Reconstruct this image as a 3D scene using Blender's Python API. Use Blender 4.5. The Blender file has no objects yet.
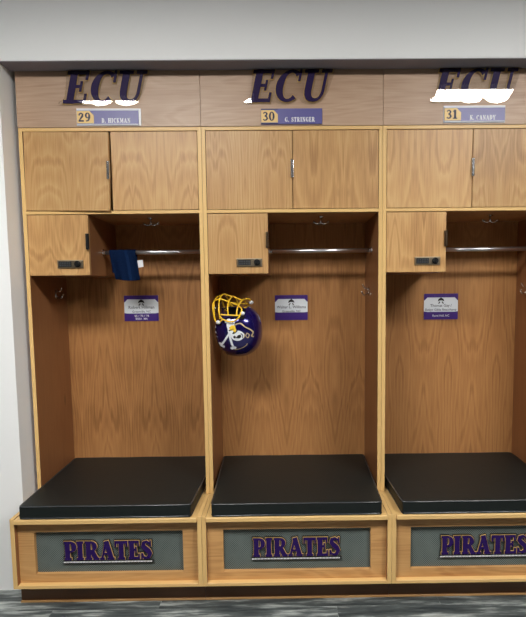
import bpy, bmesh, math, random
from mathutils import Vector, Matrix, Euler
random.seed(7)
S = bpy.context.scene
COL = S.collection

# ------------------------------------------------------------------ camera
cam_d = bpy.data.cameras.new('camera'); cam = bpy.data.objects.new('camera', cam_d); COL.objects.link(cam)
S.camera = cam
PIT, YAW, ROL, FPX = -0.0894, 0.0091, -0.0101, 519.61
_f = Vector((math.sin(YAW)*math.cos(PIT), math.cos(YAW)*math.cos(PIT), math.sin(PIT)))
_r = Vector((math.cos(YAW), -math.sin(YAW), 0)); _u = _r.cross(_f)
_r2 = math.cos(ROL)*_r + math.sin(ROL)*_u; _u2 = -math.sin(ROL)*_r + math.cos(ROL)*_u
M = Matrix((_r2, _u2, -_f)).transposed().to_4x4(); M.translation = Vector((0.3577, -2.3572, 1.3328))
cam.matrix_world = M
cam_d.sensor_fit = 'VERTICAL'; cam_d.sensor_height = 24; cam_d.lens = FPX/617*24
cam_d.shift_x = (263-289.5)/617; cam_d.shift_y = (338.5-308.5)/617
cam_d.clip_start = 0.02

# ------------------------------------------------------------------ world and exposure
wd = bpy.data.worlds.new('world'); S.world = wd; wd.use_nodes = True
wd.node_tree.nodes['Background'].inputs[0].default_value = (0.9, 0.95, 1, 1)
wd.node_tree.nodes['Background'].inputs[1].default_value = 0.008
S.view_settings.view_transform = 'Standard'; S.view_settings.look = 'None'
S.view_settings.gamma = 1; S.view_settings.use_curve_mapping = False
S.view_settings.exposure = 0.46
LAMP = 26.0          # radiance of the ceiling light diffusers

# ------------------------------------------------------------------ sizes (metres)
W = 0.80; T = 0.0174; DEP = 0.389; PB = 0.2544
Z_HB, Z_DT, Z_DB, Z_RB, Z_CB = 2.059, 2.0428, 1.7002, 1.6858, 1.4164
Z_L, Z_LB, Z_FB, Z_C = 0.3983, 0.3777, 0.0927, 0.4561
CEIL = 2.75

# ------------------------------------------------------------------ materials
def srgb(r, g, b):
    f = lambda c: (c/255/12.92) if c/255 <= .04045 else ((c/255+.055)/1.055)**2.4
    return (f(r), f(g), f(b), 1)
def mat(name, col, rough=.5, metal=0, spec=.5, coat=0):
    m = bpy.data.materials.new(name); m.use_nodes = True
    b = m.node_tree.nodes['Principled BSDF']
    b.inputs['Base Color'].default_value = col; b.inputs['Roughness'].default_value = rough
    b.inputs['Metallic'].default_value = metal; b.inputs['Specular IOR Level'].default_value = spec
    b.inputs['Coat Weight'].default_value = coat; b.inputs['Coat Roughness'].default_value = .08
    return m
def N(m, t, **k):
    n = m.node_tree.nodes.new(t)
    for a, v in k.items(): setattr(n, a, v)
    return n
def L(m, a, b): m.node_tree.links.new(a, b)
def speckle(m, col2, scale, amount=.5, bump=0, stretch=(1, 1, 1), detail=4):
    """mottle a plain material with noise between its colour and col2"""
    b = m.node_tree.nodes['Principled BSDF']
    tc = N(m, 'ShaderNodeTexCoord'); mp = N(m, 'ShaderNodeMapping'); mp.inputs['Scale'].default_value = stretch
    no = N(m, 'ShaderNodeTexNoise'); no.inputs['Scale'].default_value = scale; no.inputs['Detail'].default_value = detail
    cr = N(m, 'ShaderNodeValToRGB'); cr.color_ramp.elements[0].position = .5-amount/2; cr.color_ramp.elements[1].position = .5+amount/2
    cr.color_ramp.elements[0].color = b.inputs['Base Color'].default_value; cr.color_ramp.elements[1].color = col2
    L(m, tc.outputs['Object'], mp.inputs[0]); L(m, mp.outputs[0], no.inputs['Vector'])
    L(m, no.outputs['Fac'], cr.inputs[0]); L(m, cr.outputs[0], b.inputs['Base Color'])
    if bump:
        bu = N(m, 'ShaderNodeBump'); bu.inputs['Strength'].default_value = bump; bu.inputs['Distance'].default_value = .002
        L(m, no.outputs['Fac'], bu.inputs['Height']); L(m, bu.outputs[0], b.inputs['Normal'])
    return m

def wood(name, light, mid, dark, axis='Z', rough=.38, rings=9.0, var=.12, seam=0, amp=.10):
    m = bpy.data.materials.new(name); m.use_nodes = True
    b = m.node_tree.nodes['Principled BSDF']
    tc = N(m, 'ShaderNodeTexCoord'); oi = N(m, 'ShaderNodeObjectInfo')
    off = N(m, 'ShaderNodeMath', operation='MULTIPLY'); off.inputs[1].default_value = 37.0
    L(m, oi.outputs['Random'], off.inputs[0])
    sx_ = N(m, 'ShaderNodeSeparateXYZ'); L(m, tc.outputs['Object'], sx_.inputs[0])
    leaf = 'Z' if axis == 'X' else 'X'
    sh_ = N(m, 'ShaderNodeMath', operation='ADD'); L(m, sx_.outputs[leaf], sh_.inputs[0]); L(m, oi.outputs['Random'], sh_.inputs[1])
    pp = N(m, 'ShaderNodeMath', operation='PINGPONG'); pp.inputs[1].default_value = .13; L(m, sh_.outputs[0], pp.inputs[0])
    cb = N(m, 'ShaderNodeCombineXYZ')
    for k in 'XYZ': L(m, (pp if k == leaf and not seam else sx_).outputs[0 if (k == leaf and not seam) else k], cb.inputs[k])
    def stretched(lo, hi):
        mp = N(m, 'ShaderNodeMapping')
        mp.inputs['Scale'].default_value = (lo, hi, hi) if axis == 'X' else (hi, hi, lo)
        L(m, cb.outputs[0], mp.inputs[0]); return mp
    # broad growth rings: a slow noise, folded into bands
    mp = stretched(.9, 5.0)
    n1 = N(m, 'ShaderNodeTexNoise', noise_dimensions='4D'); n1.inputs['Scale'].default_value = 1.0
    n1.inputs['Detail'].default_value = 1.2; n1.inputs['Roughness'].default_value = .35
    L(m, mp.outputs[0], n1.inputs['Vector']); L(m, off.outputs[0], n1.inputs['W'])
    mu = N(m, 'ShaderNodeMath', operation='MULTIPLY'); mu.inputs[1].default_value = rings*6.28
    L(m, n1.outputs['Fac'], mu.inputs[0])
    # small irregularity so the bands are not machine-smooth
    mpj = stretched(3, 40); nj = N(m, 'ShaderNodeTexNoise', noise_dimensions='4D'); nj.inputs['Detail'].default_value = 3
    nj.inputs['Scale'].default_value = 1
    L(m, mpj.outputs[0], nj.inputs['Vector']); L(m, off.outputs[0], nj.inputs['W'])
    mj = N(m, 'ShaderNodeMath', operation='MULTIPLY_ADD'); mj.inputs[1].default_value = 4.5
    L(m, nj.outputs['Fac'], mj.inputs[0]); L(m, mu.outputs[0], mj.inputs[2])
    si = N(m, 'ShaderNodeMath', operation='SINE'); L(m, mj.outputs[0], si.inputs[0])
    a = N(m, 'ShaderNodeMath', operation='MULTIPLY_ADD'); a.inputs[1].default_value = amp*.5; a.inputs[2].default_value = .42
    L(m, si.outputs[0], a.inputs[0])
    thin = N(m, 'ShaderNodeMapRange'); thin.inputs['From Min'].default_value = .5; thin.inputs['To Max'].default_value = 1
    L(m, si.outputs[0], thin.inputs['Value'])
    a2 = N(m, 'ShaderNodeMath', operation='MULTIPLY_ADD'); a2.inputs[1].default_value = -1.3*amp
    L(m, thin.outputs[0], a2.inputs[0]); L(m, a.outputs[0], a2.inputs[2]); a = a2
    # patchy figure
    mp2 = stretched(2.5, 7); n2 = N(m, 'ShaderNodeTexNoise', noise_dimensions='4D'); n2.inputs['Scale'].default_value = 1
    n2.inputs['Detail'].default_value = 3; L(m, mp2.outputs[0], n2.inputs['Vector']); L(m, off.outputs[0], n2.inputs['W'])
    s2 = N(m, 'ShaderNodeMath', operation='MULTIPLY_ADD'); s2.inputs[1].default_value = .6
    L(m, n2.outputs['Fac'], s2.inputs[0]); L(m, a.outputs[0], s2.inputs[2])
    # fine fibre
    mp3 = stretched(8, 190); n3 = N(m, 'ShaderNodeTexNoise', noise_dimensions='4D'); n3.inputs['Scale'].default_value = 1
    n3.inputs['Detail'].default_value = 2; L(m, mp3.outputs[0], n3.inputs['Vector']); L(m, off.outputs[0], n3.inputs['W'])
    s3 = N(m, 'ShaderNodeMath', operation='MULTIPLY_ADD'); s3.inputs[1].default_value = .5
    L(m, n3.outputs['Fac'], s3.inputs[0]); L(m, s2.outputs[0], s3.inputs[2])
    sub = N(m, 'ShaderNodeMath', operation='SUBTRACT'); sub.inputs[1].default_value = .44
    L(m, s3.outputs[0], sub.inputs[0])
    cr = N(m, 'ShaderNodeValToRGB'); e = cr.color_ramp.elements
    e[0].position = .12; e[0].color = dark; e[1].position = .85; e[1].color = light
    x = e.new(.45); x.color = mid
    L(m, sub.outputs[0], cr.inputs[0])
    # every board a little lighter or darker
    hv = N(m, 'ShaderNodeHueSaturation')
    vr = N(m, 'ShaderNodeMath', operation='MULTIPLY_ADD'); vr.inputs[1].default_value = var*2; vr.inputs[2].default_value = 1-var
    L(m, oi.outputs['Random'], vr.inputs[0]); L(m, vr.outputs[0], hv.inputs['Value']); L(m, cr.outputs[0], hv.inputs['Color'])
    out = hv.outputs[0]
    # small dark pin knots
    vo = N(m, 'ShaderNodeTexVoronoi', voronoi_dimensions='4D'); mp4 = stretched(3.0, 9)
    L(m, mp4.outputs[0], vo.inputs['Vector']); L(m, off.outputs[0], vo.inputs['W']); vo.inputs['Scale'].default_value = 1
    lt = N(m, 'ShaderNodeMapRange'); lt.inputs['From Min'].default_value = .07; lt.inputs['From Max'].default_value = .13
    lt.inputs['To Min'].default_value = .55; lt.inputs['To Max'].default_value = 0
    L(m, vo.outputs['Distance'], lt.inputs['Value'])
    mx = N(m, 'ShaderNodeMix', data_type='RGBA'); L(m, lt.outputs[0], mx.inputs[0]); L(m, out, mx.inputs[6])
    mx.inputs[7].default_value = tuple(c*.45 for c in dark[:3])+(1,)
    L(m, mx.outputs[2], b.inputs['Base Color'])
    b.inputs['Roughness'].default_value = rough; b.inputs['Specular IOR Level'].default_value = .4
    return m

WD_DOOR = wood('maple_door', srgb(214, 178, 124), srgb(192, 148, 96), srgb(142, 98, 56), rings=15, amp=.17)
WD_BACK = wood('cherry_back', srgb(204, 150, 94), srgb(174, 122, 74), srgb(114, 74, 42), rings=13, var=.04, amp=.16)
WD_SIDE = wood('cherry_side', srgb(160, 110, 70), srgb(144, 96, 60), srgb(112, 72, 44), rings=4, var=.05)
WD_HEAD = wood('header_wood', srgb(206, 176, 150), srgb(186, 154, 128), srgb(154, 118, 92), axis='X', rings=13, var=.05, amp=.14, seam=1)
WD_EDGE = wood('edge_band', srgb(230, 192, 128), srgb(224, 184, 120), srgb(212, 170, 108), rings=3, var=.03, seam=1, amp=.04)
WD_EDGX = wood('edge_band_level', srgb(230, 192, 128), srgb(224, 184, 120), srgb(212, 170, 108), axis='X', rings=3, var=.03, seam=1, amp=.04)
WD_FACE = wood('bench_face', srgb(218, 172, 114), srgb(200, 152, 96), srgb(160, 108, 62), axis='X', rings=11, var=.09, seam=1, amp=.14)
WD_KICK = wood('kick_wood', srgb(136, 98, 70), srgb(120, 84, 58), srgb(98, 66, 46), axis='X', rings=3, var=.03, seam=1)
VINYL = speckle(mat('black_vinyl', srgb(22, 27, 27), .5, spec=.3), srgb(26, 31, 30), 60, .5, bump=.15)
PIPE = mat('vinyl_piping', srgb(60, 64, 68), .2, spec=.8)
CHROME = mat('chrome', (.72, .72, .74, 1), .16, 1)
ROD = mat('satin_rod', (.70, .70, .72, 1), .3, 1)
NICKEL = mat('brushed_nickel', srgb(176, 160, 136), .32, 1)
BRONZE = mat('dark_bronze', srgb(92, 76, 60), .35, .9)
BLACKPL = mat('black_plastic', srgb(22, 22, 24), .35)
KEYPL = mat('key_plastic', srgb(70, 72, 74), .4)
PURPLE = mat('purple_face', srgb(40, 18, 84), .5, spec=.2)
PURPD = mat('purple_band', srgb(70, 38, 128), .4)
SLATE = mat('slate_violet', srgb(92, 88, 150), .35)
GOLDP = mat('gold_panel', srgb(236, 200, 128), .4)
GOLDL = mat('gold_line', srgb(214, 176, 104), .4)
NAVYT = mat('navy_ink', srgb(38, 34, 66), .5)
WHITEP = mat('white_plastic', srgb(238, 238, 240), .35)
CARDW = speckle(mat('card_white', srgb(246, 250, 254), .45), srgb(240, 246, 252), 20)
INK = mat('grey_ink', srgb(110, 112, 124), .6)
BLACKI = mat('black_ink', srgb(30, 28, 30), .6)
TOWEL = speckle(mat('navy_terry', srgb(14, 32, 66), .95, spec=.1), srgb(28, 52, 96), 320, .6, bump=.9)
TOWELB = speckle(mat('navy_border', srgb(22, 44, 84), .85, spec=.1), srgb(34, 64, 112), 300, .6, bump=.4)
SHELLM = mat('helmet_paint', srgb(30, 20, 100), .22, .5, coat=1)
FOAM = mat('helmet_padding', srgb(28, 26, 30), .8)
MASKG = mat('facemask_gold', srgb(255, 206, 50), .3)
DECW = mat('decal_white', srgb(248, 251, 255), .35)
DECG = mat('decal_gold', srgb(246, 206, 60), .35)
DECL = mat('decal_outline', srgb(198, 176, 130), .35)
PAINT = speckle(mat('white_paint', srgb(252, 252, 252), .7), srgb(249, 250, 250), 3)
CEILM = speckle(mat('ceiling_tile', srgb(104, 104, 104), .85), srgb(96, 96, 96), 90, .4)
ROOMW = speckle(mat('brown_wall_paint', srgb(70, 58, 50), .8), srgb(66, 55, 47), 3)
LFRAME = mat('light_frame', srgb(235, 235, 235), .4)

def clear_plate():
    m = bpy.data.materials.new('clear_acrylic'); m.use_nodes = True; nt = m.node_tree
    for n in list(nt.nodes): nt.nodes.remove(n)
    o = N(m, 'ShaderNodeOutputMaterial'); mx = N(m, 'ShaderNodeMixShader'); fr = N(m, 'ShaderNodeFresnel'); fr.inputs[0].default_value = 1.5
    tr = N(m, 'ShaderNodeBsdfTransparent'); tr.inputs[0].default_value = (.97, .965, .95, 1)
    gl = N(m, 'ShaderNodeBsdfGlossy'); gl.inputs['Roughness'].default_value = .015
    L(m, fr.outputs[0], mx.inputs[0]); L(m, tr.outputs[0], mx.inputs[1]); L(m, gl.outputs[0], mx.inputs[2]); L(m, mx.outputs[0], o.inputs[0])
    return m
CLEAR = clear_plate()
LAMPM = mat('light_diffuser', (1, 1, 1, 1))
_b = LAMPM.node_tree.nodes['Principled BSDF']; _b.inputs['Emission Color'].default_value = (1.0, .985, .95, 1); _b.inputs['Emission Strength'].default_value = LAMP

def floor_mat():
    m = bpy.data.materials.new('vinyl_plank'); m.use_nodes = True; b = m.node_tree.nodes['Principled BSDF']
    tc = N(m, 'ShaderNodeTexCoord')
    br = N(m, 'ShaderNodeTexBrick'); br.inputs['Scale'].default_value = 1; br.inputs['Brick Width'].default_value = 1.2
    br.inputs['Row Height'].default_value = .2; br.inputs['Mortar Size'].default_value = .0012; br.offset = .37
    br.inputs['Color1'].default_value = (0, 0, 0, 1); br.inputs['Color2'].default_value = (1, 1, 1, 1); br.inputs['Mortar'].default_value = (.5, .5, .5, 1)
    mpb = N(m, 'ShaderNodeMapping'); mpb.inputs['Location'].default_value = (.19, .06, 0)
    L(m, tc.outputs['Object'], mpb.inputs[0]); L(m, mpb.outputs[0], br.inputs['Vector'])
    sw = N(m, 'ShaderNodeMath', operation='MULTIPLY'); sw.inputs[1].default_value = 9; L(m, br.outputs['Color'], sw.inputs[0])
    mp = N(m, 'ShaderNodeMapping'); mp.inputs['Scale'].default_value = (4, 34, 1); L(m, tc.outputs['Object'], mp.inputs[0])
    no = N(m, 'ShaderNodeTexNoise', noise_dimensions='4D'); no.inputs['Scale'].default_value = 1; no.inputs['Detail'].default_value = 7; no.inputs['Roughness'].default_value = .62
    L(m, mp.outputs[0], no.inputs['Vector']); L(m, sw.outputs[0], no.inputs['W'])
    cr = N(m, 'ShaderNodeValToRGB'); e = cr.color_ramp.elements
    e[0].position = .36; e[0].color = srgb(46, 52, 54); e[1].position = .68; e[1].color = srgb(196, 202, 198)
    x = e.new(.5); x.color = srgb(84, 90, 90)
    L(m, no.outputs['Fac'], cr.inputs[0])
    mt = N(m, 'ShaderNodeMath', operation='MULTIPLY_ADD'); mt.inputs[1].default_value = .5; mt.inputs[2].default_value = .7; L(m, br.outputs['Color'], mt.inputs[0])
    hs = N(m, 'ShaderNodeHueSaturation'); L(m, cr.outputs[0], hs.inputs['Color']); L(m, mt.outputs[0], hs.inputs['Value'])
    L(m, hs.outputs[0], b.inputs['Base Color']); b.inputs['Roughness'].default_value = .55
    return m
FLOORM = floor_mat()

def mesh_mat():
    """grey woven vent mesh: a fine diagonal lattice of holes"""
    m = bpy.data.materials.new('vent_mesh_weave'); m.use_nodes = True; b = m.node_tree.nodes['Principled BSDF']
    tc = N(m, 'ShaderNodeTexCoord'); mp = N(m, 'ShaderNodeMapping'); mp.inputs['Rotation'].default_value = (0, math.radians(45), 0)
    mp.inputs['Scale'].default_value = (150, 150, 150)
    L(m, tc.outputs['Object'], mp.inputs[0])
    sp = N(m, 'ShaderNodeSeparateXYZ'); L(m, mp.outputs[0], sp.inputs[0])
    cs = []
    for k in ('X', 'Z'):
        fr = N(m, 'ShaderNodeMath', operation='FRACT'); L(m, sp.outputs[k], fr.inputs[0])
        su = N(m, 'ShaderNodeMath', operation='SUBTRACT'); su.inputs[1].default_value = .5; L(m, fr.outputs[0], su.inputs[0])
        pw = N(m, 'ShaderNodeMath', operation='MULTIPLY'); L(m, su.outputs[0], pw.inputs[0]); L(m, su.outputs[0], pw.inputs[1]); cs.append(pw)
    ad = N(m, 'ShaderNodeMath', operation='ADD'); L(m, cs[0].outputs[0], ad.inputs[0]); L(m, cs[1].outputs[0], ad.inputs[1])
    mr = N(m, 'ShaderNodeMapRange'); mr.inputs['From Min'].default_value = .06; mr.inputs['From Max'].default_value = .14
    L(m, ad.outputs[0], mr.inputs['Value'])
    no = N(m, 'ShaderNodeTexNoise'); no.inputs['Scale'].default_value = 9; no.inputs['Detail'].default_value = 3; L(m, tc.outputs['Object'], no.inputs['Vector'])  # soft mottle painted in for faint reflections on the mesh
    c1 = N(m, 'ShaderNodeMix', data_type='RGBA'); L(m, no.outputs['Fac'], c1.inputs[0]); c1.inputs[6].default_value = srgb(92, 102, 98); c1.inputs[7].default_value = srgb(122, 132, 128)
    mx = N(m, 'ShaderNodeMix', data_type='RGBA'); L(m, mr.outputs[0], mx.inputs[0]); mx.inputs[6].default_value = srgb(36, 42, 42); L(m, c1.outputs[2], mx.inputs[7])
    L(m, mx.outputs[2], b.inputs['Base Color']); b.inputs['Roughness'].default_value = .5
    return m
MESHM = mesh_mat()

# ------------------------------------------------------------------ helpers
def link(name, me, mats, parent=None, smooth=False):
    o = bpy.data.objects.new(name, me); COL.objects.link(o)
    for mm in (mats if isinstance(mats, (list, tuple)) else [mats]): me.materials.append(mm)
    if smooth:
        for p in me.polygons: p.use_smooth = True
    if parent: o.parent = parent
    return o
def bobj(name, bm, mats, parent=None, smooth=False, recalc=True):
    if recalc: bmesh.ops.recalc_face_normals(bm, faces=bm.faces[:])
    me = bpy.data.meshes.new(name); bm.to_mesh(me); bm.free()
    return link(name, me, mats, parent, smooth)
def bx(bm, x0, x1, y0, y1, z0, z1, bev=0, seg=2, mi=0):
    r = bmesh.ops.create_cube(bm, size=1)
    vs = r['verts']
    for v in vs: v.co = Vector((x0+(v.co.x+.5)*(x1-x0), y0+(v.co.y+.5)*(y1-y0), z0+(v.co.z+.5)*(z1-z0)))
    fs = list({f for v in vs for f in v.link_faces})
    for f in fs: f.material_index = mi
    if bev:
        es = list({e for v in vs for e in v.link_edges})
        bmesh.ops.bevel(bm, geom=es, offset=bev, segments=seg, profile=.5, affect='EDGES')
def board(name, x0, x1, y0, y1, z0, z1, m, parent=None, edge=None, bev=.001, edges='Y'):
    """a board; the narrow faces that look forward take the edge-band wood"""
    bm = bmesh.new(); bx(bm, x0, x1, y0, y1, z0, z1, bev, 1)
    bmesh.ops.recalc_face_normals(bm, faces=bm.faces[:])
    if edge:
        for f in bm.faces:
            if f.normal.y < -.6 or ('Z' in edges and abs(f.normal.z) > .6): f.material_index = 1
    return bobj(name, bm, [m, edge] if edge else m, parent)
def tube(bm, pts, r, seg=10, closed=False, cap=True):
    pts = [Vector(p) for p in pts]; n = len(pts); rings = []; ref = None
    for i, p in enumerate(pts):
        if closed: t = pts[(i+1) % n]-pts[i-1]
        else: t = pts[min(i+1, n-1)]-pts[max(i-1, 0)]
        t.normalize()
        if ref is None:
            ref = Vector((0, 0, 1)) if abs(t.z) < .9 else Vector((1, 0, 0))
        a = (ref-t*ref.dot(t)).normalized(); b = t.cross(a); ref = a
        rr = r[i] if isinstance(r, (list, tuple)) else r
        rings.append([bm.verts.new(p+a*rr*math.cos(2*math.pi*k/seg)+b*rr*math.sin(2*math.pi*k/seg)) for k in range(seg)])
    m = n if closed else n-1
    for i in range(m):
        A, B = rings[i], rings[(i+1) % n]
        for k in range(seg): bm.faces.new((A[k], A[(k+1) % seg], B[(k+1) % seg], B[k]))
    if cap and not closed:
        bm.faces.new(rings[0][::-1]); bm.faces.new(rings[-1])
def smoothpts(pts, n=6, closed=False):
    P = [Vector(p) for p in pts]; out = []; N_ = len(P)
    rng = range(N_ if closed else N_-1)
    for i in rng:
        if closed: a, b, c, d = P[i-1], P[i], P[(i+1) % N_], P[(i+2) % N_]
        else: a, b, c, d = P[max(i-1, 0)], P[i], P[i+1], P[min(i+2, N_-1)]
        for k in range(n):
            t = k/n
            out.append(.5*((2*b)+(-a+c)*t+(2*a-5*b+4*c-d)*t*t+(-a+3*b-3*c+d)*t**3))
    if not closed: out.append(P[-1].copy())
    return out
def cyl(bm, c, axis, r, h, seg=20):
    c = Vector(c); a = Vector(axis).normalized()
    tube(bm, [c, c+a*h], r, seg)
def prism(bm, pts, y0, y1, mi=0):
    """outline in the XZ plane pulled along Y"""
    A = [bm.verts.new((x, y0, z)) for x, z in pts]; B = [bm.verts.new((x, y1, z)) for x, z in pts]
    n = len(pts); fs = [bm.faces.new(A), bm.faces.new(B[::-1])]
    for i in range(n): fs.append(bm.faces.new((A[i], B[i], B[(i+1) % n], A[(i+1) % n])))
    for f in fs: f.material_index = mi
def empty(name, loc, label=None, cat=None, group=None):
    o = bpy.data.objects.new(name, None); COL.objects.link(o); o.location = loc; o.empty_display_size = .05
    return tag(o, label, cat, group)
def tag(o, label=None, cat=None, group=None, kind=None):
    if label: o['label'] = label
    if cat: o['category'] = cat
    if group: o['group'] = group
    if kind: o['kind'] = kind
    return o

# ------------------------------------------------------------------ serif lettering made of strokes
def el(cx, cy, rx, ry, a0, a1, w0, w1, n=14):
    """arc whose width swings from w0 (top/bottom) to w1 (sides)"""
    out = []
    for i in range(n+1):
        a = math.radians(a0+(a1-a0)*i/n)
        out.append((cx+rx*math.cos(a), cy+ry*math.sin(a), w0+(w1-w0)*math.cos(a)**2))
    return out
def ln(x0, y0, x1, y1, w): return [(x0, y0, w), (x1, y1, w)]
_H = .11
def glyph(c):
    W_ = .25
    foot = lambda x0, x1: ln(x0, .055, x1, .055, _H)
    head = lambda x0, x1: ln(x0, .945, x1, .945, _H)
    st = lambda x, w=W_: ln(x, 0, x, 1, w)
    if c == 'I': return [st(.22), foot(0, .44), head(0, .44)], .50
    if c == 'P': return [st(.21), foot(0, .46), ln(0, .945, .42, .945, _H), el(.4, .7, .24, .245, 90, -90, .1, .24), ln(.25, .455, .42, .455, .1)], .76
    if c == 'R': return [st(.21), foot(0, .44), ln(0, .945, .42, .945, _H), el(.4, .72, .22, .225, 90, -90, .1, .23), ln(.25, .495, .42, .495, .1), ln(.42, .5, .72, .02, .23), foot(.62, .9)], .90
    if c == 'A': return [ln(.13, .02, .42, .98, .11), ln(.42, .99, .74, .01, .25), ln(.2, .32, .62, .32, .09), foot(0, .3), foot(.5, .94)], .94
    if c == 'T': return [st(.4), ln(0, .93, .8, .93, .14), ln(.045, 1, .045, .68, .09), ln(.755, 1, .755, .68, .09), foot(.18, .62)], .82
    if c == 'E': return [st(.21), ln(0, .06, .72, .06, .12), ln(0, .94, .68, .94, .12), ln(.2, .52, .5, .52, .1), ln(.675, 0, .675, .3, .09), ln(.635, 1, .635, .72, .09), ln(.49, .36, .49, .68, .08)], .76
    if c == 'S': return [[(.6, .7, .08), (.56, .86, .1), (.38, .94, .12), (.19, .88, .19), (.14, .72, .23), (.3, .57, .26), (.48, .44, .26), (.58, .28, .23), (.5, .12, .18), (.32, .055, .12), (.14, .12, .1), (.08, .3, .08)], ln(.62, 1, .62, .68, .07), ln(.06, 0, .06, .32, .07)], .70
    if c == 'C': return [el(.46, .5, .32, .45, 48, 312, .1, .27, 24), ln(.73, 1, .73, .64, .09)], .82
    if c == 'G': return [el(.46, .5, .32, .45, 48, 312, .1, .27, 24), ln(.73, 1, .73, .64, .09), ln(.68, .04, .68, .42, .22), ln(.46, .4, .88, .4, .09)], .90
    if c == 'U': return [[(.22, 1, .25), (.22, .36, .25), (.235, .25, .24), (.28, .15, .21), (.36, .085, .16), (.46, .06, .12), (.56, .075, .11), (.64, .14, .11), (.69, .25, .11), (.7, .36, .11), (.7, 1, .11)], head(0, .45), head(.54, .88)], .90
    if c == 'D': return [st(.21), foot(0, .42), head(0, .42), el(.4, .5, .28, .445, 90, -90, .11, .25, 18)], .84
    if c == 'H': return [st(.21), st(.7), foot(0, .42), head(0, .42), foot(.5, .92), head(.5, .92), ln(.2, .5, .7, .5, .1)], .95
    if c == 'K': return [st(.21), foot(0, .42), head(0, .42), ln(.28, .4, .72, .95, .1), ln(.4, .55, .76, .02, .23), foot(.58, .92), head(.56, .88)], .93
    if c == 'M': return [st(.16, .1), st(.88, .24), ln(.17, .98, .5, .1, .22), ln(.5, .1, .85, .98, .1), foot(0, .32), head(0, .3), foot(.68, 1.08), head(.78, 1.08)], 1.1
    if c == 'N': return [st(.16, .1), st(.74, .1), ln(.17, .98, .72, .04, .23), foot(0, .32), head(0, .3), head(.58, .9)], .92
    if c == 'Y': return [ln(.15, .97, .44, .45, .23), ln(.76, .97, .48, .45, .1), ln(.45, .52, .45, 0, .23), foot(.24, .68), head(0, .36), head(.6, .92)], .92
    if c == '.': return [ln(.1, 0, .1, .2, .2)], .3
    if c == '2': return [[(.1, .68, .14), (.14, .84, .16), (.32, .93, .14), (.5, .82, .2), (.48, .62, .22), (.28, .36, .16), (.12, .14, .12)], ln(.04, .08, .62, .08, .16)], .68
    if c == '9': return [el(.32, .68, .2, .26, 0, 360, .11, .2, 24), [(.54, .7, .2), (.52, .42, .2), (.4, .14, .16), (.14, .06, .12)]], .68
    if c == '3': return [[(.1, .8, .14), (.2, .92, .12), (.38, .93, .13), (.5, .78, .2), (.42, .6, .16), (.24, .53, .1)], [(.24, .53, .1), (.44, .47, .16), (.54, .27, .22), (.42, .1, .16), (.22, .055, .12), (.08, .18, .14)]], .66
    if c == '0': return [el(.33, .5, .22, .45, 0, 360, .11, .22, 28)], .68
    if c == '1': return [st(.3, .24), ln(.08, .8, .28, .96, .12), foot(.06, .54)], .6
    return [], .4
def stroke_mesh(bm, strokes, ox, oz, sc, y0, th, shear=0, grow=0, sx=1):
    """ribbons in the XZ plane, front at y0, thickness th; grow widens every stroke for an outline"""
    for si, s in enumerate(strokes):
        P = [Vector((a*sx, b)) for a, b, _ in s]; Wd = [w for _, _, w in s]; n = len(P)
        closed = (P[0]-P[-1]).length < 1e-4 and n > 3
        Ls, Rs = [], []
        for i in range(n):
            if closed: t = P[(i+1) % (n-1)]-P[(i-1) % (n-1)]
            else: t = P[min(i+1, n-1)]-P[max(i-1, 0)]
            t.normalize(); nn = Vector((-t.y, t.x)); p = P[i].copy()
            if not closed and grow:
                if i == 0: p -= t*grow
                if i == n-1: p += t*grow
            h = Wd[i]/2+grow
            Ls.append(p+nn*h); Rs.append(p-nn*h)
        yf = y0-si*.00012
        def V(p, y): return bm.verts.new((ox+(p.x+shear*p.y)*sc, y, oz+p.y*sc))
        A = [V(p, yf) for p in Ls]; B = [V(p, yf) for p in Rs]; A2 = [V(p, y0+th) for p in Ls]; B2 = [V(p, y0+th) for p in Rs]
        for i in range(n-1):
            bm.faces.new((A[i], A[i+1], B[i+1], B[i])); bm.faces.new((A2[i], B2[i], B2[i+1], A2[i+1]))
            bm.faces.new((A[i], A2[i], A2[i+1], A[i+1])); bm.faces.new((B[i], B[i+1], B2[i+1], B2[i]))
        if not closed:
            bm.faces.new((A[0], B[0], B2[0], A2[0])); bm.faces.new((A[-1], A2[-1], B2[-1], B[-1]))
def text_len(txt, sp=.06, sx=1): return sum((glyph(c)[1]*sx+sp) for c in txt)-sp
def word(bm, txt, x, z, sc, y, th, sp=.06, shear=0, grow=0, sx=1, wt=1):
    for c in txt:
        s, adv = glyph(c); s = [[(a, b, w*wt) for a, b, w in q] for q in s]; stroke_mesh(bm, s, x, z, sc, y, th, shear, grow, sx); x += (adv*sx+sp)*sc
def plain_text(name, txt, x, y, z, size, m, parent, center=True):
    """small printed lines use Blender's own built-in letter shapes, turned to face the room"""
    cu = bpy.data.curves.new(name, 'FONT'); cu.body = txt; cu.size = size; cu.align_x = 'CENTER' if center else 'LEFT'
    cu.resolution_u = 2; cu.offset = size*.012
    t = bpy.data.objects.new(name, cu); COL.objects.link(t)
    dg = bpy.context.evaluated_depsgraph_get(); me = bpy.data.meshes.new_from_object(t.evaluated_get(dg))
    bpy.data.objects.remove(t); bpy.data.curves.remove(cu)
    me.transform(Matrix.Rotation(math.pi/2, 4, 'X')); me.transform(Matrix.Translation((x, y, z)))
    return link(name, me, m, parent)

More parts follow.
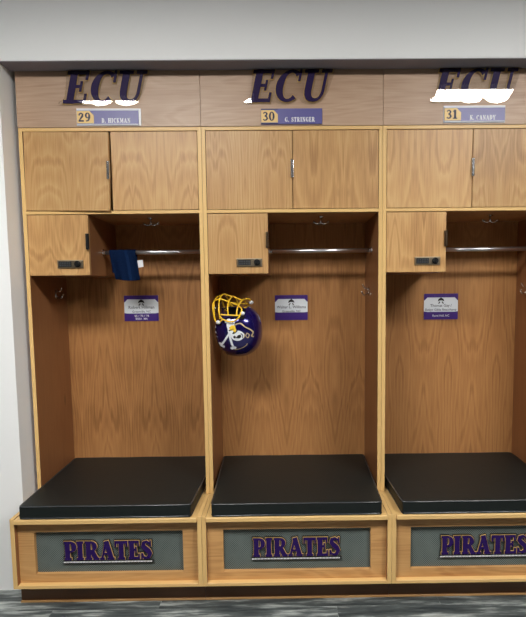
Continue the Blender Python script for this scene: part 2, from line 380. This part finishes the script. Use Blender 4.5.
# ------------------------------------------------------------------ the room
RX0, RX1, RY0 = -3.2, 4.6, -6.2
def slab(name, boxes, m, kind='structure'):
    bm = bmesh.new()
    for b in boxes: bx(bm, *b)
    return tag(bobj(name, bm, m), kind=kind)
slab('floor', [(RX0, RX1, RY0, .6, -.1, 0)], FLOORM)
slab('ceiling', [(RX0, RX1, RY0, .6, CEIL, CEIL+.1)], CEILM)
EX0, EX1 = -W-T-.001, 2*W+T+.001           # the two ends of the locker run
SOF = 2.294
slab('wall_back', [(RX0, RX1, DEP+.02, .6, 0, CEIL), (RX0, EX0, -.10, DEP+.02, 0, CEIL), (EX1, RX1, -.10, DEP+.02, 0, CEIL), (EX0, EX1, -.10, DEP+.02, 2.40, CEIL), (EX0, EX1, -.10, -.006, SOF+.004, 2.40)], PAINT)
slab('soffit_shade_1', [(EX0, EX1, -.0995, -.0062, SOF, SOF+.003)], mat('soffit_shade_grey', srgb(136, 130, 138), .8))  # added strip; the shade under the bulkhead is painted in as its grey
slab('wall_left', [(RX0-.1, RX0, RY0, .6, 0, CEIL)], ROOMW)
slab('wall_right', [(RX1, RX1+.1, RY0, .6, 0, CEIL)], ROOMW)
slab('wall_front', [(RX0, RX1, RY0-.1, RY0, 0, CEIL)], ROOMW)

def ceiling_light(cx, cy, label):
    r = empty('ceiling_light', (cx, cy, CEIL-.03), label, 'ceiling light', 'ceiling lights')
    hx, hy = .625, .3
    bm = bmesh.new()
    for a in ((-hx-.02, hx+.02, -hy-.02, -hy), (-hx-.02, hx+.02, hy, hy+.02), (-hx-.02, -hx, -hy, hy), (hx, hx+.02, -hy, hy)): bx(bm, *a, 0, .03)
    bobj('frame', bm, LFRAME, r)
    bm = bmesh.new(); bx(bm, -hx, hx, -hy, hy, .008, .03); bobj('diffuser', bm, LAMPM, r)
ceiling_light(-.495, -1.93, 'recessed ceiling light in front of the lockers, above the left end of the row')
ceiling_light(1.945, -1.93, 'recessed ceiling light in front of the lockers, above the right end of the row')

# ------------------------------------------------------------------ lockers
def pull(parent, x, z, m, sgn=0, h=.078):
    bm = bmesh.new(); bx(bm, x-.0065, x+.0065, -.014, 0.0, z-h/2, z+h/2, .002, 2)
    bx(bm, x-.003, x+.003, -.018, -.012, z-h/2+.006, z+h/2-.006, .001, 1)
    return bobj('pull', bm, m, parent)

def coat_hook(name, parent, loc, wall):
    """wall 'top' hangs from the shelf, 'left'/'right' screws to a side panel"""
    bm = bmesh.new()
    if wall == 'top':
        cyl(bm, (0, 0, -.0035), (0, 0, 1), .014, .0035)
        tube(bm, [(0, 0, 0), (0, 0, -.033)], .0035, 8)
        for s in (-1, 1):
            tube(bm, smoothpts([(0, 0, -.028), (s*.012, 0, -.034), (s*.026, 0, -.031), (s*.037, 0, -.02)], 4), .0032, 8)
    else:
        s = 1 if wall == 'left' else -1
        bx(bm, 0, s*.003, -.009, .009, -.022, .022)
        tube(bm, smoothpts([(s*.002, 0, .012), (s*.022, 0, .016), (s*.032, 0, .034)], 4), .0032, 8)
        tube(bm, smoothpts([(s*.002, 0, -.008), (s*.026, 0, -.02), (s*.036, 0, -.004)], 4), .0032, 8)
        tube(bm, [(s*.036, 0, -.004), (s*.037, 0, .0)], .005, 8)
    o = bobj(name, bm, CHROME, parent, True); o.location = loc; return o

def make_locker(ix, label, ajar=False, dark_pull=False, left_hook=(.256, 1.333)):
    r = empty('locker', (ix*W, 0, 0), label, 'locker', 'wooden team lockers')
    # carcass
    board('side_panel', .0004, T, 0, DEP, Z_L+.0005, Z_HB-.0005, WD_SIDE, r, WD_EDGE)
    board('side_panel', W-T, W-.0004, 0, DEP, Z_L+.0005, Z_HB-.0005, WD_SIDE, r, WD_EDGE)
    board('back_panel', .0004, W-.0004, DEP, DEP+.015, .02, 2.34, WD_BACK, r)
    board('header_panel', .0006, W-.0006, -.004, .014, Z_HB, 2.39, WD_HEAD, r)
    board('cabinet_top', T, W-T, .0, DEP, Z_DT, Z_HB-.0005, WD_BACK, r, WD_EDGX)
    board('shelf', T, W-T, .0, DEP, Z_RB, Z_DB, WD_BACK, r, WD_EDGX)
    # the two cabinet doors
    for k in (0, 1):
        x0, x1 = (T+.0015, W/2-.0015) if k == 0 else (W/2+.0015, W-T-.0015)
        if ajar and k == 0: x1 -= .005
        hx = x0 if k == 0 else x1
        bm = bmesh.new(); bx(bm, x0-hx, x1-hx, 0, .018, Z_DB+.002, Z_DT-.0025, .0012, 1)
        d = bobj('cabinet_door', bm, WD_DOOR, r); d.location = (hx, .001, 0)
        if k == 0:
            p = pull(d, x1-hx+.0, (1.835+1.915)/2, CHROME)
            if ajar:
                d.rotation_euler = (0, math.radians(.9), -math.radians(2.2)); d.location = (hx-.028, -.001, .001)
        # small hinge cups near the outer edge are hidden; the strike plate shows at the meeting edge
    # locking cubby
    cx = .287
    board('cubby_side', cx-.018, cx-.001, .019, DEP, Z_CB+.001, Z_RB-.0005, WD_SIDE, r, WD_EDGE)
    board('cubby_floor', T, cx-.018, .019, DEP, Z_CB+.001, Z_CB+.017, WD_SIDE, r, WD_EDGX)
    bm = bmesh.new(); bx(bm, T+.0015, cx, 0, .018, Z_CB, Z_RB-.003, .0012, 1)
    cd = bobj('cubby_door', bm, WD_DOOR, r)
    p = pull(cd, cx-.003, 1.565, BLACKPL if dark_pull else BRONZE, h=.07)
    lx, lz = .203, 1.466
    bm = bmesh.new(); bx(bm, lx-.058, lx+.058, -.007, 0, lz-.0185, lz+.0185, .003, 2); bobj('lock_plate', bm, NICKEL, cd)
    bm = bmesh.new(); bx(bm, lx-.05, lx+.006, -.009, -.007, lz-.012, lz+.012, .001, 1); bobj('keypad', bm, BLACKPL, cd)
    bm = bmesh.new()
    for i in range(5):
        for j in range(2): bx(bm, lx-.0465+i*.0105, lx-.0395+i*.0105, -.0102, -.009, lz-.009+j*.0105, lz-.002+j*.0105)
    bobj('keys', bm, KEYPL, cd)
    bm = bmesh.new(); cyl(bm, (lx+.034, -.007, lz), (0, -1, 0), .014, .006, 24); cyl(bm, (lx+.034, -.013, lz), (0, -1, 0), .010, .007, 24)
    bx(bm, lx+.032, lx+.036, -.024, -.02, lz-.009, lz+.009, .001, 1); bobj('knob', bm, BLACKPL, cd)
    # hanging rail
    ry, rz = .185, 1.530
    bm = bmesh.new(); tube(bm, [(cx-.001, ry, rz), (W-T, ry, rz)], .0105, 20)
    rod = bobj('hanging_rod', bm, ROD, r, True)
    for s, x in ((1, cx-.001), (-1, W-T)):
        bm = bmesh.new(); cyl(bm, (x, ry, rz), (s, 0, 0), .018, .003, 24); cyl(bm, (x, ry, rz), (s, 0, 0), .0125, .014, 24)
        bobj('rod_bracket', bm, CHROME, rod)
    coat_hook('coat_hook', r, (.534, .13, Z_RB), 'top')
    coat_hook('coat_hook', r, (T,)+left_hook, 'left')
    coat_hook('coat_hook', r, (W-T, .256, 1.333), 'right')
    # bench box
    board('bench_side', .0004, T+.001, -PB, -.0005, Z_FB, Z_L+.001, WD_SIDE, r, WD_EDGE, edges='YZ')
    board('bench_side', W-T-.001, W-.0004, -PB, -.0005, Z_FB, Z_L+.001, WD_SIDE, r, WD_EDGE, edges='YZ')
    board('bench_top', T+.001, W-T-.001, -PB-.010, DEP-.0005, Z_LB, Z_L-.001, WD_FACE, r, WD_EDGX, bev=.0025, edges='YZ')
    board('bottom_rail', T+.001, W-T-.001, -PB, -PB+.044, Z_FB, Z_FB+.014, WD_EDGX, r)
    # face frame with a window for the vent mesh
    hx0, hx1, hz0, hz1 = .086, .715, .144, .330
    y0, y1 = -PB+.026, -PB+.044
    bm = bmesh.new()
    for a in ((T+.001, hx0, Z_FB+.014, Z_LB), (hx1, W-T-.001, Z_FB+.014, Z_LB), (hx0, hx1, Z_FB+.014, hz0), (hx0, hx1, hz1, Z_LB)):
        bx(bm, a[0], a[1], y0, y1, a[2], a[3])
    bmesh.ops.remove_doubles(bm, verts=bm.verts[:], dist=1e-5)
    bobj('face_frame', bm, WD_FACE, r, recalc=False)
    bm = bmesh.new(); bx(bm, hx0-.01, hx1+.01, y1, y1+.004, hz0-.01, hz1+.01); bobj('vent_mesh', bm, MESHM, r)
    board('toe_kick', .0004, W-.0004, -PB+.06, -PB+.078, 0.001, Z_FB, WD_KICK, r)
    board('base_strip', .0004, W-.0004, -PB+.052, -PB+.06, 0.001, .009, WD_FACE, r)
    return r
make_locker(-1, 'leftmost wooden locker, under number 29, with a sagging cabinet door', True, True)
make_locker(0, 'middle wooden locker, under number 30, with a football helmet hanging inside', left_hook=(.20, 1.25))
make_locker(1, 'rightmost wooden locker, under number 31, cut off by the right side of the photo')

# ------------------------------------------------------------------ seat cushions
def cushion(ix, label):
    r = empty('seat_cushion', (ix*W+W/2, 0, Z_L-.001), label, 'cushion', 'black bench cushions')
    hf, hb, yf, yb, h = .357, .377, -PB-.002, DEP-.004, .058
    bm = bmesh.new()
    nx, ny = 24, 20
    bmesh.ops.create_cube(bm, size=1)
    for v in bm.verts:
        t = v.co.y+.5
        v.co = Vector(((hf+(hb-hf)*t)*2*v.co.x, yf+(yb-yf)*t, (v.co.z+.5)*h))
    bmesh.ops.bevel(bm, geom=bm.edges[:], offset=.007, segments=3, profile=.6, affect='EDGES')
    bobj('cover', bm, VINYL, r, True)
    o = r.children[0]
    md = o.modifiers.new('wn', 'WEIGHTED_NORMAL'); md.keep_sharp = False
    for z, nm in ((h-.003, 'piping'), (.006, 'piping')):
        bm = bmesh.new(); e = .0005
        c = [(-hf, yf), (hf, yf), (hb, yb), (-hb, yb)]
        P = []
        for i in range(4):
            a, b, d = Vector(c[i-1]), Vector(c[i]), Vector(c[(i+1) % 4])
            u = (a-b).normalized(); w = (d-b).normalized(); q = .014
            P += [b+u*q, b+(u+w)*q*.3, b+w*q]
            n = 10
            for k in range(1, n): P.append(b+w*q+(d-b-w*2*q)*k/n)
        tube(bm, [(p.x, p.y, z+.0006*math.sin(i*1.7)) for i, p in enumerate(P)], .0028, 8, closed=True)
        bobj(nm, bm, PIPE, r, True)
    return r
cushion(-1, 'black vinyl seat cushion on the bench of the leftmost locker')
cushion(0, 'black vinyl seat cushion on the bench of the middle locker')
cushion(1, 'black vinyl seat cushion on the bench of the rightmost locker')

# ------------------------------------------------------------------ ECU signs on the header
def ecu_sign(cx, zb, label, tilt):
    """clear plate with purple letters on its back; cx is the middle of the letters, zb their foot"""
    r = empty('letter_sign', (cx, -.0045, zb), label, 'sign', 'raised letter signs on the header')
    sc = .136; sh = .225; sx = 1.0; y = -.010
    wtot = text_len('ECU', .03, sx)*sc; x = -wtot/2-.5*sh*sc
    x0 = x
    pts = [(-.045, -.03), (.80, -.035), (.86, .0), (.95, -.04), (1.12, -.085), (1.32, -.075), (1.5, -.03), (1.62, .09), (1.66, .07), (1.75, -.03), (1.93, -.085), (2.14, -.08), (2.36, .0), (2.5, .18), (2.585, .42),
           (2.72, .98), (2.70, 1.08), (-.0+.2, 1.08), (.13, .95), (.10, .2), (-.06, .05)]
    k = (wtot/sc)/2.53
    bm = bmesh.new()
    out = smoothpts([(x0+(a*k+(sh*b*.35 if b > .3 else 0))*sc, 0, b*sc) for a, b in pts], 3, True)
    prism(bm, [(p.x, p.z) for p in out], y-.0055, y-.001)
    bobj('clear_plate', bm, CLEAR, r)
    for c in 'ECU':
        bm = bmesh.new(); s, adv = glyph(c); s = [[(a, b, w*.9) for a, b, w in q] for q in s]
        stroke_mesh(bm, s, x, 0, sc, y, .004, sh, 0, sx); l = bobj('letter', bm, [PURPLE], r)
        bm = bmesh.new(); stroke_mesh(bm, s, x, 0, sc, y+.0045, .0015, sh, .025, sx); bobj('letter_outline', bm, [GOLDL], l)
        x += (adv*sx+.03)*sc
    r.rotation_euler = (tilt, 0, 0)
ecu_sign(-.406, 2.156, 'raised purple letter sign above number 29 with white glare along its foot', 0.005)
ecu_sign(.394, 2.156, 'raised purple letter sign above number 30 in the middle of the header', 0.008)
ecu_sign(1.201, 2.156, 'raised purple letter sign above number 31 with its lower half whited out by glare', 0.0224)

# ------------------------------------------------------------------ nameplates
def nameplate(x0, z0, num, name_, label, white):
    w, h = .268, .066
    r = empty('nameplate', (x0, -.0045, z0), label, 'nameplate', 'numbered nameplates')
    if white:
        bm = bmesh.new(); bx(bm, -.002, w+(.010 if white > 1 else .002), -.003, 0, -.002, h+.005, .0008, 1); bobj('glare_rim', bm, WHITEP, r)  # white rim added as painted glare of the acrylic edges
    bm = bmesh.new(); bx(bm, 0, w, -.006, 0 if not white else -.003, 0, h, .0008, 1); bobj('plate', bm, SLATE, r)
    bm = bmesh.new(); c = .018
    prism(bm, [(.001, .007), (.074, .007), (.074, h-.007-c), (.074-c, h-.007), (.001, h-.007)], -.0072, -.006); bobj('number_panel', bm, GOLDP, r)
    sc = .038; sp = .06; wn = text_len(num, sp)*sc
    bm = bmesh.new(); word(bm, num, .034-wn/2, h/2-sc/2, sc, -.0082, .001, sp); bobj('number', bm, NAVYT, r)
    sc = .0195; sp = .11; txt = name_; sx = .70
    wn = text_len(txt, sp, sx)*sc
    bm = bmesh.new(); word(bm, txt, (.170-wn/2), .0095, sc, -.0070, .001, sp, 0, 0, sx, .74); bobj('name', bm, WHITEP, r)
    for z in (.0015, h-.0045):
        bm = bmesh.new(); bx(bm, 0.001, w-.001 if white else .074, -.0066, -.006, z, z+.003); bobj('stripe', bm, WHITEP if white else NAVYT, r)
    return r
n = nameplate(-.537, 2.066, '29', 'D. HICKMAN', 'nameplate with number 29 under the left letter sign', 2); n.rotation_euler = (0, math.radians(.3), 0)
nameplate(.264, 2.064, '30', 'G. STRINGER', 'nameplate with number 30 under the middle letter sign', 0)
nameplate(1.066, 2.067, '31', 'K. CANADY', 'nameplate with number 31 under the right letter sign', 1)

# ------------------------------------------------------------------ name cards on the back panels
def card(x0, z0, w, h, lines, low, label):
    y = DEP-.0005
    r = empty('name_card', (x0, y, z0), label, 'card', 'purple and white name cards')
    bm = bmesh.new(); bx(bm, 0, w, -.002, 0, 0, h); bobj('card_sheet', bm, CARDW, r)
    c = .014
    bm = bmesh.new(); prism(bm, [(0, h), (0, h-.024-c*.8), (.003, h-.024-c*.8), (.003+c, h-.020), (w-.003-c, h-.020), (w-.003, h-.024-c*.8), (w, h-.024-c*.8), (w, h)], -.003, -.002); bobj('top_band', bm, PURPD, r)
    bm = bmesh.new(); prism(bm, [(0, 0), (w, 0), (w, .028+c), (w-.003, .028+c), (w-.003-c, .040), (.003+c, .040), (.003, .028+c), (0, .028+c)], -.003, -.002); bobj('bottom_band', bm, PURPD, r)
    # skull-and-hat emblem
    ex, ez = w*.5, h-.037
    bm = bmesh.new()
    prism(bm, [(ex-.017, ez-.004), (ex-.013, ez+.008), (ex, ez+.017), (ex+.013, ez+.008), (ex+.017, ez-.004), (ex+.006, ez+.001), (ex-.006, ez+.001)], -.0035, -.002)
    prism(bm, [(ex-.015, ez-.014), (ex-.011, ez-.017), (ex-.004, ez-.008), (ex-.006, ez-.003)], -.0034, -.002)
    prism(bm, [(ex+.015, ez-.014), (ex+.011, ez-.017), (ex+.004, ez-.008), (ex+.006, ez-.003)], -.0034, -.002)
    bobj('emblem', bm, BLACKI, r)
    plain_text('heading', '- - - - - - - - - - -', w/2, -.0035, h-.014, .012, INK, r)
    z = h-.069
    for i, (t, s) in enumerate(lines): plain_text('text_line', t, w/2, -.0025, z, s, INK, r); z -= .021
    z = .022 if len(low) > 1 else .015
    for t in low: plain_text('text_line', t, w/2, -.0035, z, .015, WHITEP, r); z -= .015
card(-.484, 1.188, .179, .134, [('Robert Hillman', .022), ('Greenville, NC', .016)], ["'65 / '70 / '78", 'BSBA  MA'], 'purple and white name card on the back of the leftmost locker')
card(.308, 1.185, .172, .131, [('Walter L. Williams', .020), ('Greenville, NC', .016)], [], 'purple and white name card with plain lower band in the middle locker')
card(1.095, 1.180, .180, .136, [('Thomas Gay /', .020), ('Evelyn Gibbs Beauchamp', .0165)], ['Rural Hall, NC'], 'purple and white name card on the back of the rightmost locker')

# ------------------------------------------------------------------ PIRATES lettering on the vent mesh
def pirates(x0, z0, label):
    y = -PB+.026
    r = empty('letter_strip', (x0, y+.014, z0), label, 'lettering', 'purple letterings on the vent meshes')
    sc = .082; sp = .035; sx = 1.0
    sx = ((.372/sc)-sp*6)/sum(glyph(c)[1] for c in 'PIRATES')
    x = 0
    yl = -.010
    for c in 'PIRATES':
        s, adv = glyph(c)
        bm = bmesh.new(); stroke_mesh(bm, s, x, .006, sc, yl, .004, 0, 0, sx); l = bobj('letter', bm, PURPLE, r)
        bm = bmesh.new(); stroke_mesh(bm, s, x, .006, sc, yl+.0035, .002, 0, .024, sx); bobj('gold_outline', bm, GOLDL, l)
        bm = bmesh.new(); stroke_mesh(bm, s, x, .006, sc, yl+.0055, .0045, 0, .06, sx); bobj('black_outline', bm, BLACKI, l)
        x += (adv*sx+sp)*sc
    bm = bmesh.new(); bx(bm, -.007, .379, -.006, 0, -.010, 0)
    bobj('underline', bm, BLACKI, r)
    bm = bmesh.new(); i = 0; xx = -.005
    while xx < .373:
        bx(bm, xx, xx+.004, -.0075, -.006, -.0075, -.002); xx += .0062
    bobj('rope_dots', bm, WHITEP, r)
pirates(-.592, .196, 'purple and gold word on the vent mesh under the left bench')
pirates(.212, .199, 'purple and gold word on the vent mesh under the middle bench')
pirates(1.020, .197, 'purple and gold word on the vent mesh under the right bench')

# ------------------------------------------------------------------ towel on the left rod
def towel():
    ry, rz, rr = .185, 1.530, .0140
    r = empty('hand_towel', (-.418, ry, rz), 'small navy blue towel hanging over the rod of the leftmost locker', 'towel')
    nu, nv = 26, 34
    def prof(t):            # t 0 front hem .. 1 back hem
        Lf, Lb = .128, .095; La = math.pi*rr; tot = Lf+La+Lb; s = t*tot
        if s < Lf: return (-rr, -(Lf-s))
        if s < Lf+La:
            a = math.pi-(s-Lf)/rr; return (rr*math.cos(a), rr*math.sin(a))
        return (rr, -(s-Lf-La))
    bm = bmesh.new(); g = []
    for j in range(nv+1):
        y, z = prof(j/nv); row = []
        for i in range(nu+1):
            u = i/nu; d = max(0, -z)
            x = -.063+.126*u
            front = y < 0 and z <= 0
            xs = x+d*.19*(1 if front else .05)+ .004*math.sin(d*40)*(1 if u > .5 else -1)*.5
            fold = (.004*math.sin(u*9+1)+.003*math.sin(u*17))*min(1, d/.05)
            zz = z-(.006*math.sin(u*3)+.004*u)*min(1, d/.1)
            row.append(bm.verts.new((xs, y+(fold-.003*min(1, d/.05) if front else fold*.5+.002*min(1, d/.05)), zz)))
        g.append(row)
    for j in range(nv):
        for i in range(nu):
            f = bm.faces.new((g[j][i], g[j][i+1], g[j+1][i+1], g[j+1][i]))
            if 15 <= i <= 17: f.material_index = 1
    bmesh.ops.solidify(bm, geom=bm.faces[:], thickness=.004)
    o = bobj('cloth', bm, [TOWEL, TOWELB], r, True)
    bm = bmesh.new()
    pts = [(.069, -.016, -.040), (.098, -.018, -.036), (.101, -.018, -.070), (.074, -.016, -.074)]
    A = [bm.verts.new(p) for p in pts]; B = [bm.verts.new((p[0], p[1]-.0015, p[2])) for p in pts]
    bm.faces.new(A); bm.faces.new(B[::-1])
    for i in range(4): bm.faces.new((A[i], B[i], B[(i+1) % 4], A[(i+1) % 4]))
    bobj('white_tag', bm, WHITEP, r)
towel()

# ------------------------------------------------------------------ football helmet
def helmet():
    # local axes: +Z faces out of the face opening (up here), +X the crown, -Y the side turned to us
    C = Vector((.1345, .125, 1.160))
    r = empty('football_helmet', C, 'glossy purple football helmet with gold face bars hanging inside the middle locker', 'helmet')
    bm = bmesh.new(); bmesh.ops.create_icosphere(bm, subdivisions=5, radius=1)
    for v in bm.verts:
        d = v.co.normalized()
        rx = .118 if d.x > 0 else .122
        rz = .118 if d.z > 0 else .138; ry = .112
        n = 2.25
        s = (abs(d.x)**n+abs(d.y)**n+abs(d.z)**n)**(-1/n)
        v.co = Vector((d.x*s*rx, d.y*s*ry, d.z*s*rz))
        if v.co.x < -.02: v.co.y *= 1-.10*min(1, (-.02-v.co.x)/.1)      # jaw flaps pull in
        if abs(d.y) < .3 and d.x > 0: v.co *= 1+.02*(1-abs(d.y)/.3)      # raised crest
    def cut(co, no, clear=False):
        geom = bm.verts[:]+bm.edges[:]+bm.faces[:]
        bmesh.ops.bisect_plane(bm, geom=geom, plane_co=co, plane_no=no, clear_outer=clear)
    cut((-.104, 0, 0), (-1, 0, .12), True)                        # neck rim
    zc, xc = .088, .048
    cut((0, 0, zc), Vector((0.35, 0, 1)).normalized()); cut((xc, 0, 0), (1, 0, -.15)); cut((-.045, 0, 0), (-1, 0, .4))
    n1 = Vector((.35, 0, 1)).normalized(); n2 = Vector((1, 0, -.15))
    dele = []
    for f in bm.faces:
        c = f.calc_center_median()
        if (c-Vector((0, 0, zc))).dot(n1) > 0 and (c-Vector((xc, 0, 0))).dot(n2) < 0 and abs(c.y) < 5:
            dele.append(f)
    bmesh.ops.delete(bm, geom=dele, context='FACES')
    # open underneath between the jaw flaps
    dele = [f for f in bm.faces if f.calc_center_median().x < -.06 and abs(f.calc_center_median().y) < .07]
    bmesh.ops.delete(bm, geom=dele, context='FACES')
    bmesh.ops.recalc_face_normals(bm, faces=bm.faces[:])
    bmesh.ops.solidify(bm, geom=bm.faces[:], thickness=.006)
    for f in bm.faces:
        c = f.calc_center_median(); n = f.normal
        f.material_index = 1 if n.dot(c) < 0 else 0
    sh = bobj('shell', bm, [SHELLM, FOAM], r, True, recalc=False)
    # padding inside
    bm = bmesh.new()
    for p, s in (((.06, 0, -.01), (.03, .075, .075)), ((-.01, 0, -.085), (.07, .07, .022)), ((0, .085, -.01), (.06, .016, .06)), ((0, -.085, -.01), (.06, .016, .06))):
        rr = bmesh.ops.create_icosphere(bm, subdivisions=3, radius=1)
        for v in rr['verts']: v.co = Vector((v.co.x*s[0]+p[0], v.co.y*s[1]+p[1], v.co.z*s[2]+p[2]))
    bobj('padding', bm, FOAM, r, True)
    # face mask: bars bow out in front of the opening from one side to the other
    R_ = .0036
    def bar(ptsxz, yw, nm='bar'):
        pass
    bm = bmesh.new()
    mz = lambda P: [(p[0], p[1], p[2] if p[2] > .17 else .075+(p[2]-.03)*(.095/.14)) for p in P]
    mz0 = mz
    mz = lambda P: [(p[0] if p[0] > -.05 else -.05+(p[0]+.05)*.62, p[1], p[2]-.007) for p in mz0(P)]
    def arch(x, zs, zf, w, dx=0):
        """bar running from side to side, in front of the face"""
        tube(bm, smoothpts(mz([(x, -w, zs), (x+dx*.4, -w*.86, zs+(zf-zs)*.62), (x+dx, -w*.4, zf), (x+dx, w*.4, zf), (x+dx*.4, w*.86, zs+(zf-zs)*.62), (x, w, zs)]), 6), R_, 8)
    arch(-.098, .045, .168, .088, -.004)
    arch(-.055, .050, .176, .094, -.004)
    arch(-.010, .075, .160, .096, .0)
    arch(.032, .075, .130, .098, .006)
    for s in (-1, 1):
        # side loop around the jaw, then up to the brow
        tube(bm, smoothpts(mz([(-.060, s*.100, .030), (-.088, s*.096, .036), (-.100, s*.090, .075), (-.104, s*.078, .146), (-.100, s*.04, .168)]), 5), R_, 8)
        tube(bm, smoothpts(mz([(-.060, s*.100, .030), (-.040, s*.104, .052), (-.050, s*.100, .085), (-.056, s*.072, .156)]), 5), R_, 8)
        tube(bm, smoothpts(mz([(-.042, s*.106, .058), (.000, s*.112, .034), (.034, s*.112, .048), (.052, s*.104, .078), (.058, s*.09, .108), (.042, s*.07, .122)]), 5), R_, 8)
        tube(bm, smoothpts(mz([(-.046, s*.104, .088), (.000, s*.104, .078), (.046, s*.102, .070)]), 5), R_, 8)
        tube(bm, [(-.084, s*.045, .161), (-.052, s*.045, .169), (-.010, s*.045, .150), (.036, s*.045, .128)], R_, 8)
    bobj('face_mask', bm, MASKG, r, True)
    for s in (-1, 1):
        for p in ((.060, s*.098, .103), (-.062, s*.101, .069)):
            bm = bmesh.new(); rr = bmesh.ops.create_icosphere(bm, subdivisions=2, radius=1)
            for v in rr['verts']: v.co = Vector((v.co.x*.012+p[0], v.co.y*.007+p[1], v.co.z*.010+p[2]))
            bobj('mask_clip', bm, WHITEP, r, True)
    # decals, laid on the side of the shell
    def surf(x, z, lift=.0012):
        best = None
        d = sh.data
        return None
    from mathutils.bvhtree import BVHTree
    bmt = bmesh.new(); bmt.from_mesh(sh.data); tree = BVHTree.FromBMesh(bmt)
    def on(x, z, lift):
        x, z = x*1.18, z*1.15+.034
        h = tree.ray_cast(Vector((x, -.3, z)), Vector((0, 1, 0)))
        if h[0] is None: return Vector((x, -.05, z))
        return h[0]+h[1]*lift*(1 if h[1].y < 0 else -1)
    def ribbon(bm, pts, w, lift=.0012, n=5):
        P = smoothpts([(a, 0, b) for a, b in pts], n)
        for i, p in enumerate(P):
            t = (P[min(i+1, len(P)-1)]-P[max(i-1, 0)]).normalized(); nn = Vector((-t.z, 0, t.x))
            ww = w[0]+(w[1]-w[0])*i/(len(P)-1) if isinstance(w, tuple) else w
            a = bm.verts.new(on(p.x+nn.x*ww/2, p.z+nn.z*ww/2, lift)); b = bm.verts.new(on(p.x-nn.x*ww/2, p.z-nn.z*ww/2, lift))
            if i: bm.faces.new((pa, a, b, pb_))
            pa, pb_ = a, b
    def blob(bm, cx, cz, rx, rz, lift=.0012, rot=0):
        ring = []
        c = bm.verts.new(on(cx, cz, lift)); R1 = []; R2 = []
        for k in range(20):
            a = 2*math.pi*k/20
            for rr, lst in ((.5, R1), (1, R2)):
                x, z = rx*rr*math.cos(a), rz*rr*math.sin(a)
                lst.append(bm.verts.new(on(cx+x*math.cos(rot)-z*math.sin(rot), cz+x*math.sin(rot)+z*math.cos(rot), lift)))
        for k in range(20):
            j = (k+1) % 20; bm.faces.new((c, R1[k], R1[j])); bm.faces.new((R1[k], R2[k], R2[j], R1[j]))
    def fin(name, bm, m):
        o = bobj(name, bm, m, sh, True); return o
    bm = bmesh.new()
    blob(bm, .020, -.030, .026, .022, .0014); blob(bm, .006, -.018, .017, .018, .0014); blob(bm, -.004, .018, .012, .010)
    # bones
    ribbon(bm, [(-.056, -.070), (-.030, -.040), (-.004, -.006), (.012, .026)], .008); ribbon(bm, [(-.006, -.078), (-.010, -.046), (-.012, -.008), (-.016, .030)], .009)
    for p in ((-.060, -.074), (-.050, -.078), (-.064, -.066), (-.001, -.083), (-.012, -.084), (-.020, .030), (-.010, .034)): blob(bm, p[0], p[1], .0075, .0065)
    fin('skull_decal', bm, DECW)
    bm = bmesh.new()
    blob(bm, .026, -.034, .009, .007, .0024, .6); blob(bm, .008, -.034, .005, .006, .0024); blob(bm, .012, -.014, .012, .004, .0024, .5)
    ribbon(bm, [(.034, -.022), (.040, -.030), (.038, -.042)], .003, .0026); ribbon(bm, [(-.012, -.006), (.000, -.003), (.008, .000)], .004, .0026)
    blob(bm, .017, -.037, .003, .003, .0026)
    fin('eye_patch', bm, BLACKI)
    bm = bmesh.new(); blob(bm, .004, .004, .013, .010, .0026, .4); blob(bm, .012, -.004, .006, .010, .0026); fin('hat_badge', bm, DECG)
    bm = bmesh.new()
    ribbon(bm, [(.014, .016), (.036, .018), (.052, .002), (.068, -.012), (.078, -.028), (.072, -.042), (.078, -.048)], .005)
    ribbon(bm, [(-.004, -.092), (.020, -.090), (.044, -.080), (.052, -.070)], .003)
    ribbon(bm, [(.040, -.020), (.048, -.032), (.040, -.044)], .0045); ribbon(bm, [(.056, -.024), (.064, -.034), (.058, -.046), (.052, -.036), (.056, -.026)], .0035)
    fin('sash_outline', bm, DECL)
    bm = bmesh.new()
    for p in ((-.076, .004), (-.076, -.018)): blob(bm, p[0], p[1], .0045, .0045)
    ribbon(bm, [(-.074, -.036), (-.077, -.058), (-.073, -.084)], .010); fin('snap_buttons', bm, DECW)
    bmt.free()
    r.rotation_euler = (math.radians(14), math.radians(-4), math.radians(-10)); r.scale = (.97, .97, .97)
helmet()
